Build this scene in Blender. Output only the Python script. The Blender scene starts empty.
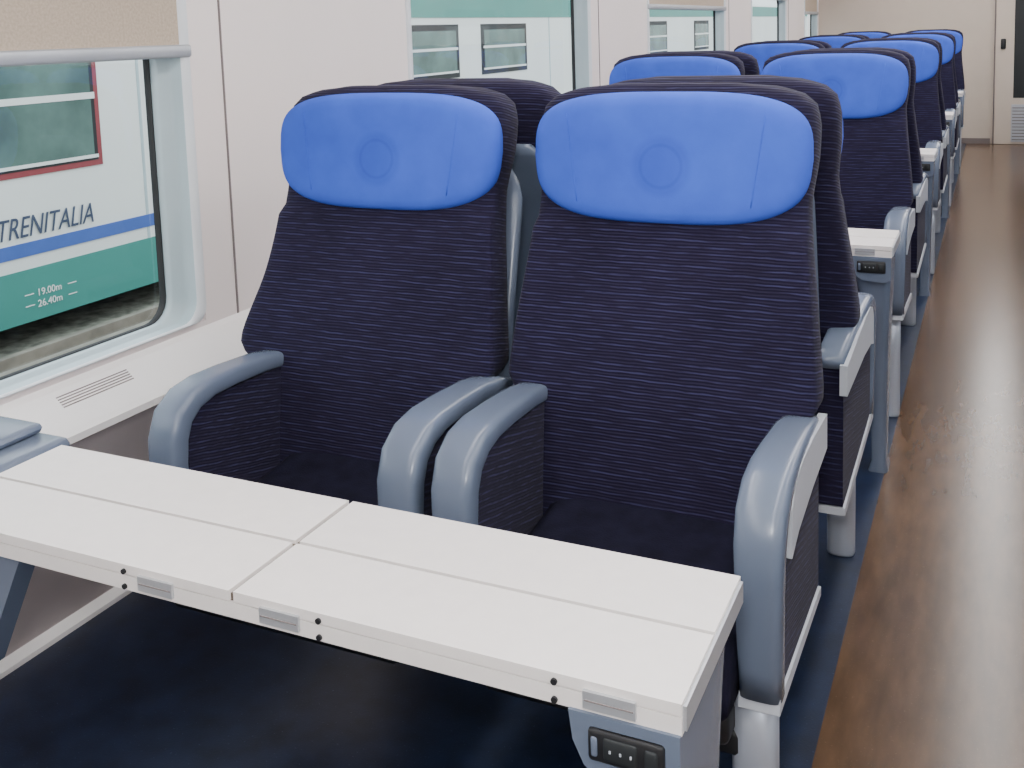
import bpy, math, random
from mathutils import Vector, Matrix
random.seed(3)
# ------------------------------------------------------------------ materials
def lin(c):
    return tuple(((x/255)/12.92 if x/255<=0.04045 else ((x/255+0.055)/1.055)**2.4) for x in c)+(1,)
def new_mat(name):
    m=bpy.data.materials.new(name);m.use_nodes=True
    return m,m.node_tree,m.node_tree.nodes['Principled BSDF']
def N(nt,t,**k):
    n=nt.nodes.new(t)
    for a,b in k.items(): setattr(n,a,b)
    return n
def simple(name,c,rough=.5,metal=0,var=.06,scale=6,bump=0,bscale=300,spec=.5,detail=4,speck=None,stretch=None):
    m,nt,b=new_mat(name)
    tc=N(nt,'ShaderNodeTexCoord');no=N(nt,'ShaderNodeTexNoise');no.inputs['Scale'].default_value=scale;no.inputs['Detail'].default_value=detail
    src=tc.outputs['Object']
    if stretch:
        mp=N(nt,'ShaderNodeMapping');mp.inputs['Scale'].default_value=stretch;nt.links.new(src,mp.inputs[0]);src=mp.outputs[0]
    nt.links.new(src,no.inputs['Vector'])
    r=N(nt,'ShaderNodeValToRGB');c=lin(c)
    r.color_ramp.elements[0].position=.3;r.color_ramp.elements[1].position=.7
    r.color_ramp.elements[0].color=tuple(x*(1-var) for x in c[:3])+(1,)
    r.color_ramp.elements[1].color=tuple(min(1,x*(1+var)) for x in c[:3])+(1,)
    nt.links.new(no.outputs['Fac'],r.inputs['Fac']);out=r.outputs['Color']
    if speck:
        n5=N(nt,'ShaderNodeTexNoise');n5.inputs['Scale'].default_value=170;n5.inputs['Detail'].default_value=2;nt.links.new(tc.outputs['Object'],n5.inputs['Vector'])
        mr=N(nt,'ShaderNodeMapRange');mr.inputs[1].default_value=.66;mr.inputs[2].default_value=.76;mr.inputs[4].default_value=.5;nt.links.new(n5.outputs['Fac'],mr.inputs[0])
        mx=N(nt,'ShaderNodeMix',data_type='RGBA');nt.links.new(mr.outputs[0],mx.inputs[0]);nt.links.new(out,mx.inputs[6]);mx.inputs[7].default_value=lin(speck);out=mx.outputs[2]
    nt.links.new(out,b.inputs['Base Color'])
    b.inputs['Roughness'].default_value=rough;b.inputs['Metallic'].default_value=metal;b.inputs['Specular IOR Level'].default_value=spec
    if bump:
        n2=N(nt,'ShaderNodeTexNoise');n2.inputs['Scale'].default_value=bscale;nt.links.new(tc.outputs['Object'],n2.inputs['Vector'])
        bp=N(nt,'ShaderNodeBump');bp.inputs['Strength'].default_value=bump;bp.inputs['Distance'].default_value=.002
        nt.links.new(n2.outputs['Fac'],bp.inputs['Height']);nt.links.new(bp.outputs['Normal'],b.inputs['Normal'])
    return m
def math_n(nt,op,a,b=None,c=None):
    n=N(nt,'ShaderNodeMath',operation=op)
    for i,v in enumerate((a,b,c)):
        if v is None: continue
        if isinstance(v,(int,float)): n.inputs[i].default_value=v
        else: nt.links.new(v,n.inputs[i])
    return n.outputs[0]
def fabric(name,base,line,amount=.8):
    m,nt,b=new_mat(name)
    tc=N(nt,'ShaderNodeTexCoord');sp=N(nt,'ShaderNodeSeparateXYZ');nt.links.new(tc.outputs['Object'],sp.inputs[0])
    mp=N(nt,'ShaderNodeMapping');mp.inputs['Scale'].default_value=(14,14,40);nt.links.new(tc.outputs['Object'],mp.inputs[0])
    n1=N(nt,'ShaderNodeTexNoise');n1.inputs['Scale'].default_value=1.2;n1.inputs['Detail'].default_value=3;nt.links.new(mp.outputs[0],n1.inputs['Vector'])
    zz=math_n(nt,'ADD',sp.outputs[2],math_n(nt,'MULTIPLY',n1.outputs['Fac'],.006))
    yz=math_n(nt,'ADD',zz,math_n(nt,'MULTIPLY',sp.outputs[1],.25))
    w=math_n(nt,'SINE',math_n(nt,'MULTIPLY',yz,2*math.pi/.0125))
    wr=N(nt,'ShaderNodeMapRange');wr.inputs[1].default_value=.35;wr.inputs[2].default_value=.85;nt.links.new(w,wr.inputs[0]);w=wr.outputs[0]
    mp2=N(nt,'ShaderNodeMapping');mp2.inputs['Scale'].default_value=(22,22,130);nt.links.new(tc.outputs['Object'],mp2.inputs[0])
    n2=N(nt,'ShaderNodeTexNoise');n2.inputs['Scale'].default_value=1;n2.inputs['Detail'].default_value=2;nt.links.new(mp2.outputs[0],n2.inputs['Vector'])
    br=N(nt,'ShaderNodeMapRange');br.inputs[1].default_value=.38;br.inputs[2].default_value=.62;nt.links.new(n2.outputs['Fac'],br.inputs[0])
    fac=math_n(nt,'MULTIPLY',math_n(nt,'MULTIPLY',w,br.outputs[0]),amount)
    n3=N(nt,'ShaderNodeTexNoise');n3.inputs['Scale'].default_value=5;n3.inputs['Detail'].default_value=5;nt.links.new(tc.outputs['Object'],n3.inputs['Vector'])
    r=N(nt,'ShaderNodeValToRGB');c=lin(base)
    r.color_ramp.elements[0].position=.3;r.color_ramp.elements[1].position=.7
    r.color_ramp.elements[0].color=tuple(x*.85 for x in c[:3])+(1,);r.color_ramp.elements[1].color=tuple(x*1.15 for x in c[:3])+(1,)
    nt.links.new(n3.outputs['Fac'],r.inputs['Fac'])
    mx=N(nt,'ShaderNodeMix',data_type='RGBA');nt.links.new(fac,mx.inputs[0]);nt.links.new(r.outputs['Color'],mx.inputs[6]);mx.inputs[7].default_value=lin(line)
    nt.links.new(mx.outputs[2],b.inputs['Base Color'])
    b.inputs['Roughness'].default_value=.95;b.inputs['Specular IOR Level'].default_value=.12
    b.inputs['Sheen Weight'].default_value=.05;b.inputs['Sheen Roughness'].default_value=.5
    bp=N(nt,'ShaderNodeBump');bp.inputs['Strength'].default_value=.4;bp.inputs['Distance'].default_value=.001
    nt.links.new(math_n(nt,'SINE',math_n(nt,'MULTIPLY',yz,2*math.pi/.00625)),bp.inputs['Height']);nt.links.new(bp.outputs['Normal'],b.inputs['Normal'])
    return m
def headcloth(name,base,dark):
    m,nt,b=new_mat(name)
    tc=N(nt,'ShaderNodeTexCoord');sp=N(nt,'ShaderNodeSeparateXYZ');nt.links.new(tc.outputs['Object'],sp.inputs[0])
    dx=math_n(nt,'MULTIPLY',sp.outputs[0],sp.outputs[0]);dz=math_n(nt,'SUBTRACT',sp.outputs[2],1.112);dz=math_n(nt,'MULTIPLY',dz,dz)
    d0=math_n(nt,'SQRT',math_n(nt,'ADD',dx,dz))
    no=N(nt,'ShaderNodeTexNoise');no.inputs['Scale'].default_value=9;no.inputs['Detail'].default_value=6;nt.links.new(tc.outputs['Object'],no.inputs['Vector'])
    d=math_n(nt,'ADD',d0,math_n(nt,'MULTIPLY',no.outputs['Fac'],.012))
    mr=N(nt,'ShaderNodeMapRange');mr.inputs[1].default_value=.056;mr.inputs[2].default_value=.068;mr.inputs[3].default_value=.14;mr.inputs[4].default_value=0;nt.links.new(d,mr.inputs[0])
    # worn ring of the pressed emblem
    ring=math_n(nt,'ABSOLUTE',math_n(nt,'SUBTRACT',d0,.040));mr2=N(nt,'ShaderNodeMapRange');mr2.inputs[1].default_value=.001;mr2.inputs[2].default_value=.005;mr2.inputs[3].default_value=.12;mr2.inputs[4].default_value=0;nt.links.new(ring,mr2.inputs[0])
    m2=N(nt,'ShaderNodeMapRange');m2.inputs[1].default_value=.35;m2.inputs[2].default_value=.75;m2.inputs[3].default_value=0;m2.inputs[4].default_value=.3;nt.links.new(no.outputs['Fac'],m2.inputs[0])
    f=math_n(nt,'ADD',math_n(nt,'ADD',mr.outputs[0],mr2.outputs[0]),m2.outputs[0])
    mx=N(nt,'ShaderNodeMix',data_type='RGBA');nt.links.new(f,mx.inputs[0]);mx.inputs[6].default_value=lin(base);mx.inputs[7].default_value=lin(dark)
    nt.links.new(mx.outputs[2],b.inputs['Base Color'])
    b.inputs['Roughness'].default_value=.85;b.inputs['Specular IOR Level'].default_value=.15
    n4=N(nt,'ShaderNodeTexNoise');n4.inputs['Scale'].default_value=400;nt.links.new(tc.outputs['Object'],n4.inputs['Vector'])
    bp=N(nt,'ShaderNodeBump');bp.inputs['Strength'].default_value=.15;bp.inputs['Distance'].default_value=.001
    nt.links.new(n4.outputs['Fac'],bp.inputs['Height']);nt.links.new(bp.outputs['Normal'],b.inputs['Normal'])
    return m
def emit(name,c,s):
    m=bpy.data.materials.new(name);m.use_nodes=True;nt=m.node_tree
    e=nt.nodes.new('ShaderNodeEmission');e.inputs[0].default_value=c;e.inputs[1].default_value=s
    nt.links.new(e.outputs[0],nt.nodes['Material Output'].inputs[0]);return m
def glass(name,fac=.08,tint=(.93,.97,.96,1)):
    m=bpy.data.materials.new(name);m.use_nodes=True;nt=m.node_tree
    t=nt.nodes.new('ShaderNodeBsdfTransparent');t.inputs[0].default_value=tint
    g=nt.nodes.new('ShaderNodeBsdfGlossy');g.inputs['Roughness'].default_value=.03
    mx=nt.nodes.new('ShaderNodeMixShader');mx.inputs[0].default_value=fac
    nt.links.new(t.outputs[0],mx.inputs[1]);nt.links.new(g.outputs[0],mx.inputs[2]);nt.links.new(mx.outputs[0],nt.nodes['Material Output'].inputs[0]);return m

M_FAB=fabric('seat_fabric',(33,29,49),(60,60,96),.5)
M_CUSH=simple('seat_cushion_fabric',(23,22,38),.95,var=.3,scale=20,spec=.15,bump=.3)
M_HEAD=headcloth('headrest_blue',(68,100,212),(30,48,145))
M_PLA=simple('grey_blue_plastic',(98,108,126),.26,var=.03,bump=.05,bscale=500)
M_PLL=simple('light_grey_plastic',(184,188,196),.36,var=.03)
M_BLK=simple('black_plastic',(24,25,28),.5,var=.1)
M_STEEL=simple('leg_aluminium',(176,182,194),.35,metal=.3,var=.03)
M_TAB=simple('table_laminate',(232,226,223),.4,var=.02,scale=40)
M_TEDGE=simple('table_edge_aluminium',(190,192,196),.35,metal=.5,var=.03)
M_SEAM=simple('table_seam',(92,80,68),.7)
M_WALL=simple('wall_cream_panel',(240,229,226),.42,var=.015,scale=3,bump=.03)
M_WLOW=simple('wall_lower_panel',(204,192,190),.6,var=.04,scale=8,bump=.1)
M_LEDGE=simple('ledge_plastic',(240,236,234),.4,var=.02)
M_GROOVE=simple('panel_groove',(120,110,108),.8)
M_FRAME=simple('window_frame_paint',(222,226,230),.35,var=.02)
M_FRAME2=simple('window_inner_frame',(176,194,200),.35,var=.03)
M_GASK=simple('rubber_gasket',(30,34,36),.6)
M_BLIND=simple('blind_fabric',(184,168,150),.9,var=.12,scale=160,bump=.4,bscale=600)
M_RAIL=simple('blind_rail',(174,178,184),.4,metal=.3)
M_GLASS=glass('window_glass')
M_CARPET=simple('floor_navy',(22,33,57),.34,var=.4,scale=14,bump=.12,bscale=250,detail=8,speck=(84,96,120))
M_AISLE=simple('floor_brown_lino',(88,66,48),.23,var=.28,scale=16,bump=.04,bscale=160,detail=12,speck=(126,104,82),stretch=(1.6,.35,1))
M_CEIL=simple('ceiling_white',(228,226,224),.6,var=.01)
M_END=simple('end_partition',(206,192,178),.5,var=.02)
M_LAMP=emit('lamp_diffuser',(1,.98,.965,1),13)

# ------------------------------------------------------------------ mesh builder
class MB:
    def __init__(s): s.v=[];s.f=[];s.m=[];s.sm=[];s.mats=[]
    def mi(s,m):
        if m not in s.mats: s.mats.append(m)
        return s.mats.index(m)
    def add(s,vs,fs,mat,smooth=False):
        o=len(s.v);s.v+= [tuple(p) for p in vs];k=s.mi(mat)
        for f in fs: s.f.append(tuple(i+o for i in f));s.m.append(k);s.sm.append(smooth)
    def box(s,x0,x1,y0,y1,z0,z1,mat):
        s.add([(x0,y0,z0),(x1,y0,z0),(x1,y1,z0),(x0,y1,z0),(x0,y0,z1),(x1,y0,z1),(x1,y1,z1),(x0,y1,z1)],
              [(0,3,2,1),(4,5,6,7),(0,1,5,4),(1,2,6,5),(2,3,7,6),(3,0,4,7)],mat)
    def loft(s,rings,mat,smooth=True,cap=True,closed=True):
        n=len(rings[0]);vs=[p for r in rings for p in r];fs=[]
        for i in range(len(rings)-1):
            for j in range(n if closed else n-1):
                a=i*n+j;b=i*n+(j+1)%n;fs.append((a,b,b+n,a+n))
        if cap:
            fs.append(tuple(range(n-1,-1,-1)));k=(len(rings)-1)*n;fs.append(tuple(range(k,k+n)))
        s.add(vs,fs,mat,smooth)
    def rbox(s,x0,x1,y0,y1,z0,z1,mat,r=.01):
        cx,cy=(x0+x1)/2,(y0+y1)/2;a,b=(x1-x0)/2,(y1-y0)/2
        R=[]
        for dz,ins in((0,r),(r*.3,r*.3),(r,0)): R.append((z0+dz,ins))
        for dz,ins in((r,0),(r*.3,r*.3),(0,r)): R.append((z1-dz,ins))
        rings=[]
        for z,ins in R:
            ring=[]
            for qx,qy,st in((1,1,0),(-1,1,90),(-1,-1,180),(1,-1,270)):
                for k in range(4):
                    t=math.radians(st+k*30);rr=max(r-ins*.5,.0005)
                    ring.append((cx+qx*(a-ins-rr)+rr*math.cos(t),cy+qy*(b-ins-rr)+rr*math.sin(t),z))
            rings.append(ring)
        s.loft(rings,mat)
    def prism(s,poly,axis,a,b,mat,smooth=False):
        def P(p,t): return {0:(t,p[0],p[1]),1:(p[0],t,p[1]),2:(p[0],p[1],t)}[axis]
        s.loft([[P(p,a) for p in poly],[P(p,b) for p in poly]],mat,smooth)
    def mesh(s,name):
        me=bpy.data.meshes.new(name);me.from_pydata(s.v,[],s.f)
        for m in s.mats: me.materials.append(m)
        for p,k,q in zip(me.polygons,s.m,s.sm): p.material_index=k;p.use_smooth=q
        import bmesh
        bm=bmesh.new();bm.from_mesh(me);bmesh.ops.recalc_face_normals(bm,faces=bm.faces);bm.to_mesh(me);bm.free()
        return me
def link(name,me,loc=(0,0,0),rot=0,parent=None,bevel=0):
    o=bpy.data.objects.new(name,me);bpy.context.collection.objects.link(o);o.location=loc;o.rotation_euler=(0,0,rot)
    if parent: o.parent=parent
    if bevel:
        b=o.modifiers.new('bevel','BEVEL');b.width=bevel;b.segments=2;b.limit_method='ANGLE'
    return o
def se(a,b,n,k=28):
    out=[]
    for i in range(k):
        t=2*math.pi*i/k;c,s_=math.cos(t),math.sin(t)
        out.append((a*math.copysign(abs(c)**(2/n),c),b*math.copysign(abs(s_)**(2/n),s_)))
    return out
def interp(T,x):
    if x<=T[0][0]: return T[0][1:]
    for a,b in zip(T,T[1:]):
        if x<=b[0]:
            t=(x-a[0])/(b[0]-a[0])
            return tuple(u+(w-u)*t for u,w in zip(a[1:],b[1:]))
    return T[-1][1:]
def smoothT(T,x,h=.012):
    r=[interp(T,x+d) for d in(-h,-h/2,0,h/2,h)]
    return tuple(sum(q)/5 for q in zip(*r))

# ------------------------------------------------------------------ seat
MY=1.205   # mirror plane between back-to-back rows
BACK=[(.42,.845,.250,.11),(.50,.850,.252,.12),(.655,.868,.262,.12),(.685,.872,.296,.12),(.70,.876,.302,.12),(.80,.900,.292,.115),(.95,.945,.274,.11),
      (1.04,.968,.266,.115),(1.12,.985,.276,.135),(1.185,.993,.277,.145),(1.220,1.000,.268,.14),(1.243,1.008,.242,.125),(1.255,1.02,.195,.10),(1.261,1.03,.13,.06)]
def seat_mesh(name,xa0,xa1,aisle,mir):
    mb=MB()
    rings=[]
    zs=[.42+i*.02 for i in range(40)]+[1.21,1.22,1.23,1.24,1.249,1.255,1.259,1.262]
    for z in zs:
        yf,hw,th=interp(BACK,z) if z>1.215 else smoothT(BACK,z)
        ring=[]
        for x,y in se(hw,th/2,4.2,44):
            bol=-.022*(abs(x)/hw)**5 if (y<0 and z<1.0) else 0
            if x<0 and not aisle: x*=1+.13*math.exp(-((z-.70)/.11)**2)
            ring.append((x,yf+th/2+y+bol+.008*math.cos(x/hw*1.5)*(1 if y<0 else 0),z))
        rings.append(ring)
    mb.loft(rings,M_FAB)
    # plastic rear shell
    rings=[]
    for z in [.36+i*.03 for i in range(26)]:
        yf,hw,th=smoothT(BACK,max(z,.46));hw2=(.225 if aisle else .266)
        if z>1.0: hw2-= (z-1.0)**2*6
        rings.append([(x+(0 if aisle else .022),yf+th+.006+y,z) for x,y in se(hw2,.018,4,28)])
    mb.loft(rings,M_PLA)
    # headrest pad
    zc,hz,hw=1.125,.125,(.273 if aisle else .277)
    rings=[];NN=72
    for r,t in((.0001,1),(.3,1),(.6,1),(.8,.97),(.9,.88),(.955,.72),(.985,.48),(1,.15),(1,-.25),(.985,-.6)):
        ring=[]
        for i in range(NN):
            a=2*math.pi*i/NN;c,s_=math.cos(a),math.sin(a);n=3.2
            x=hw*math.copysign(abs(c)**(2/n),c)*r;zz=hz*math.copysign(abs(s_)**(2/(n+.4)),s_)*r
            if zz<0: x*=1-.045*(-zz/hz)
            base=.990+.012*(abs(x)/hw)**3+.012*(zz/hz)
            ring.append((x,base-.030*t,zc+zz))
        rings.append(ring)
    mb.loft(rings,M_HEAD)
    for sx in(-1,1):
        rings=[]
        for i in range(9):
            zz=-.085+.17*i/8
            x=sx*(.182+.012*(zz/.085));base=.990+.012*(abs(x)/hw)**3+.012*(zz/hz)
            y=base-.030*(.99 if abs(zz)/hz<.7 else .985)
            rings.append([(x+.0012*math.cos(t*math.pi/3),y+.0002+.0012*math.sin(t*math.pi/3),zc+zz) for t in range(6)])
        mb.loft(rings,M_HEAD)
    base_i=len(mb.v)
    # cushion
    xi0,xi1=xa0[1]-.004,xa1[0]+.004;cx,hx=(xi0+xi1)/2,(xi1-xi0)/2
    C_=[(.475,.37,.41),(.485,.35,.435),(.51,.34,.452),(.56,.335,.462),(.65,.335,.462),(.75,.335,.464),(.83,.335,.474),(.87,.335,.485),(.90,.34,.49)]
    rings=[]
    for y,z0,z1 in C_:
        rings.append([(cx+x,y,(z0+z1)/2+zz) for x,zz in se(hx,(z1-z0)/2,5,28)])
    mb.loft(rings,M_CUSH)
    mb.rbox(xi0+.01,xi1-.01,.52,.93,.29,.345,M_BLK,.012)
    # armrests
    yr=1.08 if mir else .93
    for side,(o,i) in enumerate((xa0,(xa1[1],xa1[0]))):
        xm=(o+i)/2;w=abs(i-o)/2;s=1 if o>i else -1
        path=[(yr+.015,.654 if not mir else .672,.80,.014),(.90,.668 if not mir else .678,.85,.017),(.82,.679,.92,.019),(.72,.684,.98,.020),(.65,.684,1.03,.021),(.60,.674,1.05,.024),(.565,.650,1.05,.027),(.548,.61,1.02,.028),(.545,.56,.98,.027),(.548,.48,.94,.025),(.553,.42,.9,.024),(.556,.372,.9,.022)]
        rings=[]
        for k,(y,z,ww,th) in enumerate(path):
            a=path[max(0,k-1)];b=path[min(len(path)-1,k+1)];ty,tz=b[0]-a[0],b[1]-a[1];L=math.hypot(ty,tz);ty/=L;tz/=L
            ny,nz=-tz,ty
            rings.append([(xm+x*ww,y+ny*t,z+nz*t) for x,t in se(w,th,3.8,24)])
        mb.loft(rings,M_PLA)
        mb.prism([(.565,.375),(yr,.355),(yr,.655),(.62,.665),(.575,.62)],0,xm-w*.72,xm+w*.72,M_FAB)
        mb.prism([(.535,.355),(yr,.335),(yr,.352),(.54,.378)],0,xm-w*.85,xm+w*.85,M_PLL if side==1 and aisle else M_PLA)
        if side==1 and aisle:
            pl=[(.60,.570),(.66,.587),(.80,.600),(yr+.025,.606),(yr+.025,.670),(.80,.684),(.68,.686),(.625,.67),(.603,.645)]
            mb.prism(pl,0,xm+w*.6,xm+w*1.03,M_PLL)
    if aisle:
        rings=[];lx=xa1[1]-.052-(.025 if mir else 0)
        for z in(0,.006,.012,.10,.25,.365):
            e=.94 if z<.003 else 1
            rings.append([(lx+x*e,.585+y*e,z) for x,y in se(.035,.028,2.8,24)])
        mb.loft(rings,M_STEEL)
        mb.rbox(xi0,xa1[1]-.06,.56,.62,.25,.295,M_BLK,.01)
    else:
        mb.rbox(xa0[0],xi1,.56,.62,.25,.295,M_BLK,.01)
    if mir:
        mb.v=[(x,2*MY-(y+(.07 if i>=base_i else 0)),z) for i,(x,y,z) in enumerate(mb.v)]
    return mb.mesh(name)
XL,XR=.050,.680
me={}
for mir in(0,1):
    me['L',mir]=seat_mesh('seat_window_%d'%mir,(-.225-XL,-.155-XL),(.295-XL,.372-XL),False,mir)
    me['R',mir]=seat_mesh('seat_aisle_%d'%mir,(.402-XR,.477-XR),(.912-XR,.985-XR),True,mir)
P=2.212;CX=1.30
def put(kind,mir,k):
    x=XL if kind=='L' else XR
    link('train_seat',me[kind,mir],(x,k*P,0))
    link('train_seat',me[kind,1-mir],(2*CX-x,k*P+2*MY,0),math.pi)
for k in range(0,5):
    for mir in(0,1):
        if k==4 and mir==1: continue
        put('R',mir,k);put('L',mir,k)

# ------------------------------------------------------------------ tables
mb=MB();x0,x1=-.135,.986;h=.72
for (a,b) in((0,.1255),(.1315,.256)):
    for (c,d) in((x0,.4295),(.4365,x1)):
        mb.box(c,d,a,b,h-.013,h,M_TAB)
mb.box(x0+.004,x1-.004,.004,.252,h-.016,h-.005,M_SEAM)
mb.box(x0,x1,.000,.256,h-.034,h-.0145,M_TAB)
mb.box(x1-.002,x1+.004,.004,.252,h-.03,h-.004,M_TEDGE)
for xc in(.315,.505,.912):
    mb.box(xc-.028,xc+.028,-.004,.004,h-.028,h-.009,M_TEDGE)
    mb.box(xc-.026,xc+.026,-.0052,.004,h-.0190,h-.0180,M_GROOVE)
for xc in(.262,.56,.852):
    for dz in(.009,.029):
        mb.prism([(xc+.0036*math.cos(t*math.pi/5),h-dz+.0036*math.sin(t*math.pi/5)) for t in range(10)],1,-.003,.003,M_BLK)
S=[(.687,.865,.982,.0,.235),(.67,.868,.982,.0,.235),(.60,.885,.98,.01,.22),(.45,.905,.975,.04,.20),(.25,.918,.97,.07,.185),(.03,.925,.968,.085,.175),(.0,.915,.975,.075,.185)]
rings=[]
for z,a,b,c,d in S:
    rings.append([((a+b)/2+x,(c+d)/2+y,z) for x,y in se((b-a)/2,(d-c)/2,5,28)])
mb.loft(rings,M_PLA)
bx=[(.868,.687),(.985,.687),(.985,.622),(.970,.612),(.905,.616),(.884,.630),(.872,.655)]
mb.prism(bx,1,-.004,.05,M_PLA)
mb.rbox(.890,.970,-.009,.0,.640,.675,M_BLK,.004)
mb.rbox(.894,.901,-.0112,-.004,.647,.668,M_PLA,.002)
mb.rbox(.907,.943,-.0112,-.004,.645,.670,M_GASK,.003)
mb.rbox(.950,.964,-.0112,-.004,.646,.669,M_GASK,.003)
for xx in(.914,.925,.936): mb.box(xx,xx+.002,-.0122,-.011,.656,.659,M_PLL)
mb.rbox(-.493,-.142,.10,.285,.690,.724,M_PLA,.012)
mb.rbox(-.47,-.20,.17,.280,.724,.742,M_PLA,.009)
mb.prism([(.065,.685),(-.49,.685),(-.49,.42),(-.30,.30),(-.03,.50)],1,.005,.04,M_PLA)
tme=mb.mesh('table')
for k in range(0,5):
    link('folding_table',tme,(0,k*P,0),bevel=.0015)
    link('folding_table',tme,(2*CX,k*P+.256,0),math.pi,bevel=.0015)

# ------------------------------------------------------------------ room shell
YE=11.35;Y0=-3.2
WX=-.60
wins=[(-2.9,-1.5),(-.60,1.125),(2.20,3.99),(4.93,6.84),(7.75,9.32),(10.36,11.25)]
ZB,ZT=.655,1.68
def wall_side(name):
    mb=MB()
    mb.box(WX-.08,WX,Y0,YE,.50,ZB,M_WALL)
    mb.box(WX-.08,WX,Y0,YE,ZT,2.2,M_WALL)
    ys=[Y0]+[y for w in wins for y in w]+[YE]
    for a,b in zip(ys[0::2],ys[1::2]):
        if a>=b: continue
        mb.box(WX-.08,WX,a,b,ZB,ZT,M_WALL)
    for w in wins[1:-1]:
        mb.box(WX-.001,WX+.0025,w[1]+.12,w[1]+.126,.64,2.2,M_GROOVE)
    mb.prism([(-.52,.545),(-.73,.0),(-.80,.0),(-.68,.56)],1,Y0,YE,M_WLOW)
    mb.prism([(-.60,.640),(-.585,.630),(-.51,.566),(-.500,.556),(-.500,.540),(-.53,.530),(-.68,.53),(-.68,.64)],1,Y0,YE,M_LEDGE)
    for a,b in((.30,.50),(.62,.82),(2.9,3.1),(3.3,3.5)):
        for i in range(5):
            t=.16+i*.07;x=-.585+.075*t;z=.630-.064*t
            mb.box(x-.0012,x+.0012,a,b,z-.004,z+.001,M_GROOVE)
    return mb.mesh(name)
wl=wall_side('wall_left')
link('wall_left',wl)
link('wall_right',wl,(2*CX,YE+Y0,0),math.pi)
bb=MB();bb.prism([(-.735,.0),(-.70,.0),(-.70,.012),(-.725,.035),(-.735,.035)],1,Y0,YE,M_LEDGE);bme=bb.mesh('baseboard')
link('baseboard_left',bme);link('baseboard_right',bme,(2*CX,YE+Y0,0),math.pi)
def rrect(y0,y1,z0,z1,r,x,k=6):
    pts=[]
    for cy,cz,st in((y1-r,z1-r,0),(y0+r,z1-r,90),(y0+r,z0+r,180),(y1-r,z0+r,270)):
        for i in range(k+1):
            t=math.radians(st+90*i/k);pts.append((x,cy+r*math.cos(t),cz+r*math.sin(t)))
    return pts
def window_mesh(y0,y1,blind):
    mb=MB()
    def rr(i,r,x): return rrect(y0+i,y1-i,ZB+i*.22,ZT-i,r,x)
    mb.loft([rr(-.002,.04,WX-.02),rr(0,.04,WX+.004),rr(.006,.045,WX+.008),rr(.024,.05,WX+.007),rr(.030,.055,WX)],M_FRAME,cap=False)
    mb.loft([rr(.030,.055,WX),rr(.036,.055,WX-.02),rr(.04,.06,WX-.03),rr(.074,.06,WX-.034),rr(.080,.06,WX-.055)],M_FRAME2,cap=False)
    mb.loft([rr(.080,.06,WX-.055),rr(.082,.06,WX-.052),rr(.086,.06,WX-.052),rr(.088,.06,WX-.068)],M_GASK,cap=False)
    g=rr(.086,.06,WX-.066);mb.add(g,[tuple(range(len(g)))],M_GLASS)
    if blind:
        mb.box(WX-.004,WX+.000,y0+.032,y1-.020,blind+.03,ZT-.03,M_BLIND)
        mb.rbox(WX-.016,WX+.014,y0+.0,y1-.0,blind,blind+.032,M_RAIL,.006)
    return mb.mesh('window')
bl=[1.45,1.335,1.58,1.475,1.58,1.45]
for i,(w,b) in enumerate(zip(wins,bl)):
    m_=window_mesh(w[0],w[1],b)
    link('window_%d'%(i+1),m_)
    link('window_%d'%(i+7),m_,(2*CX,YE+Y0,0),math.pi)
mb=MB();mb.box(-.80,2*CX+.80,Y0,YE+.1,-.06,-.004,M_CARPET);mb.box(-.80,.965,Y0,YE,-.004,0,M_CARPET);mb.box(1.635,2*CX+.8,Y0,YE,-.004,0,M_CARPET);mb.box(.965,1.635,Y0,YE,-.004,0.0005,M_AISLE)
link('floor',mb.mesh('floor'))
mb=MB();mb.box(-.68,2*CX+.68,Y0,YE+.1,2.2,2.28,M_CEIL);link('ceiling',mb.mesh('ceiling'))
mb=MB()
mb.box(-.68,2*CX+.68,YE,YE+.08,0,2.2,M_END)
mb.box(-.6,1.20,YE-.012,YE,0,.06,M_GROOVE)
link('wall_end',mb.mesh('wall_end'))
mb=MB()
mb.box(1.235,2.04,YE-.035,YE-.002,0.005,2.015,M_END)
mb.box(1.222,1.236,YE-.045,YE-.002,0.005,2.02,M_GROOVE)
mb.rbox(1.285,1.335,YE-.055,YE-.03,1.02,1.13,M_BLK,.01)
mb.box(1.415,1.9,YE-.04,YE-.03,.50,1.8,M_GASK)
mb.box(1.40,1.90,YE-.045,YE-.03,.03,.43,M_PLL)
for i in range(11): mb.box(1.41,1.89,YE-.05,YE-.044,.05+i*.034,.058+i*.034,M_GROOVE)
link('door_1',mb.mesh('door'))
mb=MB();mb.box(-.68,2*CX+.68,Y0-.08,Y0,0,2.2,M_END);link('wall_rear',mb.mesh('wall_rear'))
mb=MB()
for x in(.35,1.3,2.25):
    mb.box(x-.09,x+.09,Y0+.4,YE-.4,2.18,2.199,M_LAMP)
link('ceiling_light_strip',mb.mesh('ceiling_light_strip'))
# photographer's flash, just above the camera
fl=bpy.data.lights.new('camera_flash','AREA');fl.shape='DISK';fl.size=.09;fl.energy=12;fl.color=(.96,.98,1)
fo=bpy.data.objects.new('camera_flash',fl);bpy.context.collection.objects.link(fo);fo.location=(1.22,-.93,1.50)
fo.rotation_euler=(Vector((.35,1.2,.62))-Vector(fo.location)).to_track_quat('-Z','Y').to_euler()

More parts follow.
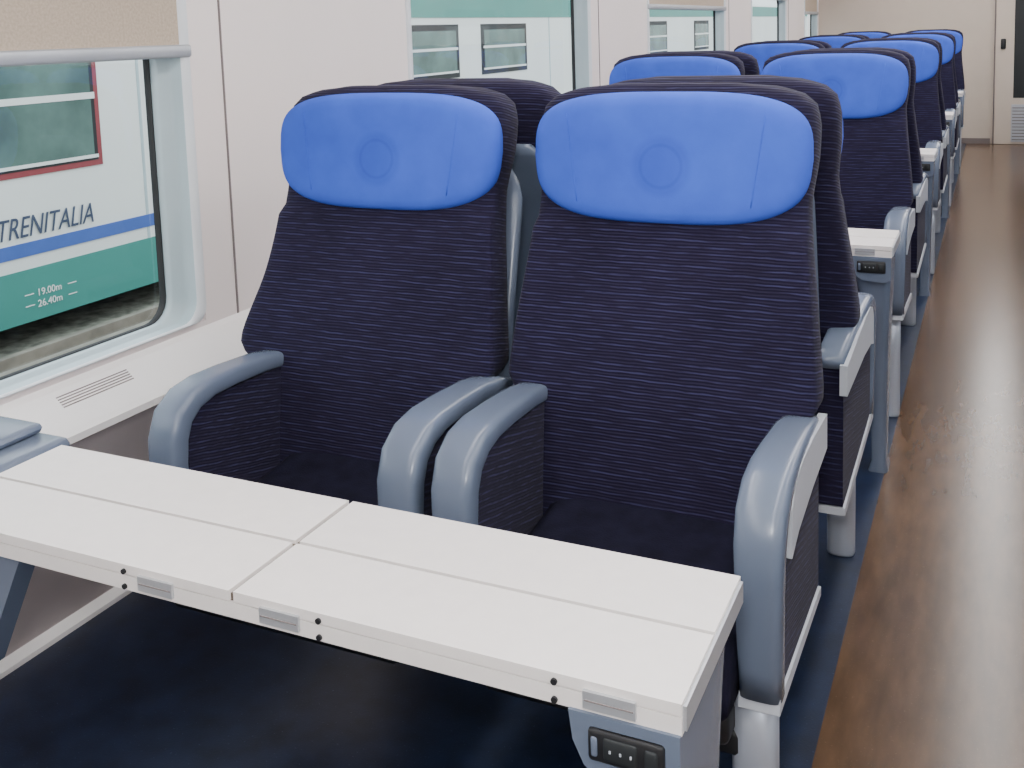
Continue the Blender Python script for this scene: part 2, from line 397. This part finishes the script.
# ------------------------------------------------------------------ outside
M_GRND=simple('ballast',(150,152,138),.95,var=.55,scale=9,detail=10,bump=.6,bscale=30)
M_TWH=simple('train_white',(228,232,230),.4,var=.03,scale=1)
M_TEAL=simple('train_teal',(66,142,132),.45,var=.05,scale=1)
M_TBL=simple('train_blue',(66,98,176),.45)
M_TGL=simple('train_window_glass',(84,112,106),.15,var=.35,scale=2,spec=.6)
M_DARK=simple('underframe',(60,64,58),.9,var=.3)
M_RUST=simple('rail_steel',(150,142,130),.5,metal=.2,var=.2)
M_RED=simple('window_red_trim',(140,60,66),.5)
M_TXT=simple('livery_text',(60,72,96),.5);M_TXW=simple('livery_text_white',(235,240,238),.5)
mb=MB();mb.box(-40,WX-2.0,-30,70,-1.25,-1.15,M_GRND);link('ground',mb.mesh('ground'))
mb=MB()
for x in(-5.62,-5.3,-4.3,-3.9,-2.9):
    mb.box(x-.035,x+.035,-30,70,-1.15,-1.00,M_RUST)
for i in range(120): 
    mb.box(-5.9,-3.5,-6+i*.6,-5.8+i*.6,-1.15,-1.12,M_DARK)
link('railway_track',mb.mesh('railway_track'))
tr=bpy.data.objects.new('passenger_train',None);bpy.context.collection.objects.link(tr)
mb=MB();X=-6.0
mb.prism([(X,-.90),(X,1.95),(X-.25,2.5),(X-1.2,2.75),(X-2.2,2.5),(X-2.6,1.95),(X-2.6,-.9)],1,-12,44,M_TWH)
mb.box(X-2.61,X+.008,-12,44,-.90,-.46,M_TEAL)
mb.box(X-.01,X+.010,-12,44,-.35,-.235,M_TBL)
mb.box(X-.01,X+.012,-12,44,1.60,1.92,M_TEAL)
mb.box(X-2.4,X-.5,-12,44,-1.05,-.9,M_DARK)
for a in range(-8,40,9):
    mb.box(X-2.4,X-.2,a,a+2.6,-1.15,-.92,M_DARK)
for (a,b,c,d) in((-3.2,-.4,.31,1.45),(-.1,2.7,.31,1.45),(3.0,5.87,.31,1.45),(7.6,9.6,.31,1.45),(11.2,12.75,.72,1.50),(13.5,15.2,.72,1.5),(19,20.5,.72,1.5),(22,23.5,.72,1.5),(26,27.5,.72,1.5),(30,31.5,.72,1.5)):
    mb.box(X-.01,X+.012,a,b,c,d,M_RED if b==5.87 else M_GASK)
    mb.box(X,X+.016,a+.05,b-.05,c+.05,d-.05,M_GASK)
    mb.box(X,X+.018,a+.09,b-.09,c+.09,d-.09,M_TGL)
    mb.box(X,X+.024,a+.05,b-.05,c+(d-c)*.52,c+(d-c)*.57,M_TWH)
    mb.box(X,X+.022,a+.05,b-.05,c+.07,c+.10,M_TWH)
for a in(6.35,7.2,10.4,16.2,17.6): mb.box(X,X+.006,a,a+.03,-.85,1.6,M_FRAME2)
link('body',mb.mesh('train_body'),parent=tr)
def text(s,y,z,size,mat,name,sx=1,shear=0):
    cu=bpy.data.curves.new(name,'FONT');cu.body=s;cu.size=size;cu.shear=shear;cu.extrude=.002;cu.align_x='LEFT';cu.materials.append(mat)
    o=bpy.data.objects.new(name,cu);bpy.context.collection.objects.link(o)
    o.rotation_euler=(math.radians(90),0,math.radians(90));o.location=(X+.014,y,z);o.scale=(sx,1,1);o.parent=tr
text('TRENITALIA',4.71,-.185,.25,M_TXT,'lettering',.74,.3)
text('19.00m',5.06,-.70,.085,M_TXW,'marking_1');text('26.40m',5.06,-.795,.085,M_TXW,'marking_2')
mbx=MB()
for z in(-.67,-.765):
    for y0_,y1_ in((4.94,5.03),(5.38,5.47)): mbx.box(X+.012,X+.014,y0_,y1_,z-.004,z+.004,M_TXW)
link('marking_dashes',mbx.mesh('dashes'),parent=tr)

# ------------------------------------------------------------------ world
w=bpy.data.worlds.new('World');bpy.context.scene.world=w;w.use_nodes=True;nt=w.node_tree;bg=nt.nodes['Background']
tc=N(nt,'ShaderNodeTexCoord');sp=N(nt,'ShaderNodeSeparateXYZ');nt.links.new(tc.outputs['Generated'],sp.inputs[0])
r=N(nt,'ShaderNodeValToRGB');r.color_ramp.elements[0].position=.45;r.color_ramp.elements[0].color=(.25,.25,.24,1);r.color_ramp.elements[1].position=.6;r.color_ramp.elements[1].color=(.85,.92,1,1)
nt.links.new(math_n(nt,'MULTIPLY_ADD',sp.outputs[2],.5,.5),r.inputs[0]);nt.links.new(r.outputs[0],bg.inputs[0]);bg.inputs[1].default_value=3.2

# ------------------------------------------------------------------ camera
yaw,pitch,roll=map(math.radians,(25.134,6.589,1.832))
C=Vector((1.251,-.909,1.374))
fw=Vector((-math.sin(yaw)*math.cos(pitch),math.cos(yaw)*math.cos(pitch),-math.sin(pitch)))
rt=Vector((math.cos(yaw),math.sin(yaw),0));up=rt.cross(fw)
R_=rt*math.cos(roll)-up*math.sin(roll);U_=rt*math.sin(roll)+up*math.cos(roll)
M=Matrix((R_,U_,-fw)).transposed().to_4x4();M.translation=C
cd=bpy.data.cameras.new('camera');co=bpy.data.objects.new('camera',cd);bpy.context.collection.objects.link(co);co.matrix_world=M
cd.sensor_width=36;cd.lens=1035.1*36/1024;cd.shift_x=-(513.1-512)/1024;cd.shift_y=(150.8-384)/1024
cd.clip_start=.02
bpy.context.scene.camera=co
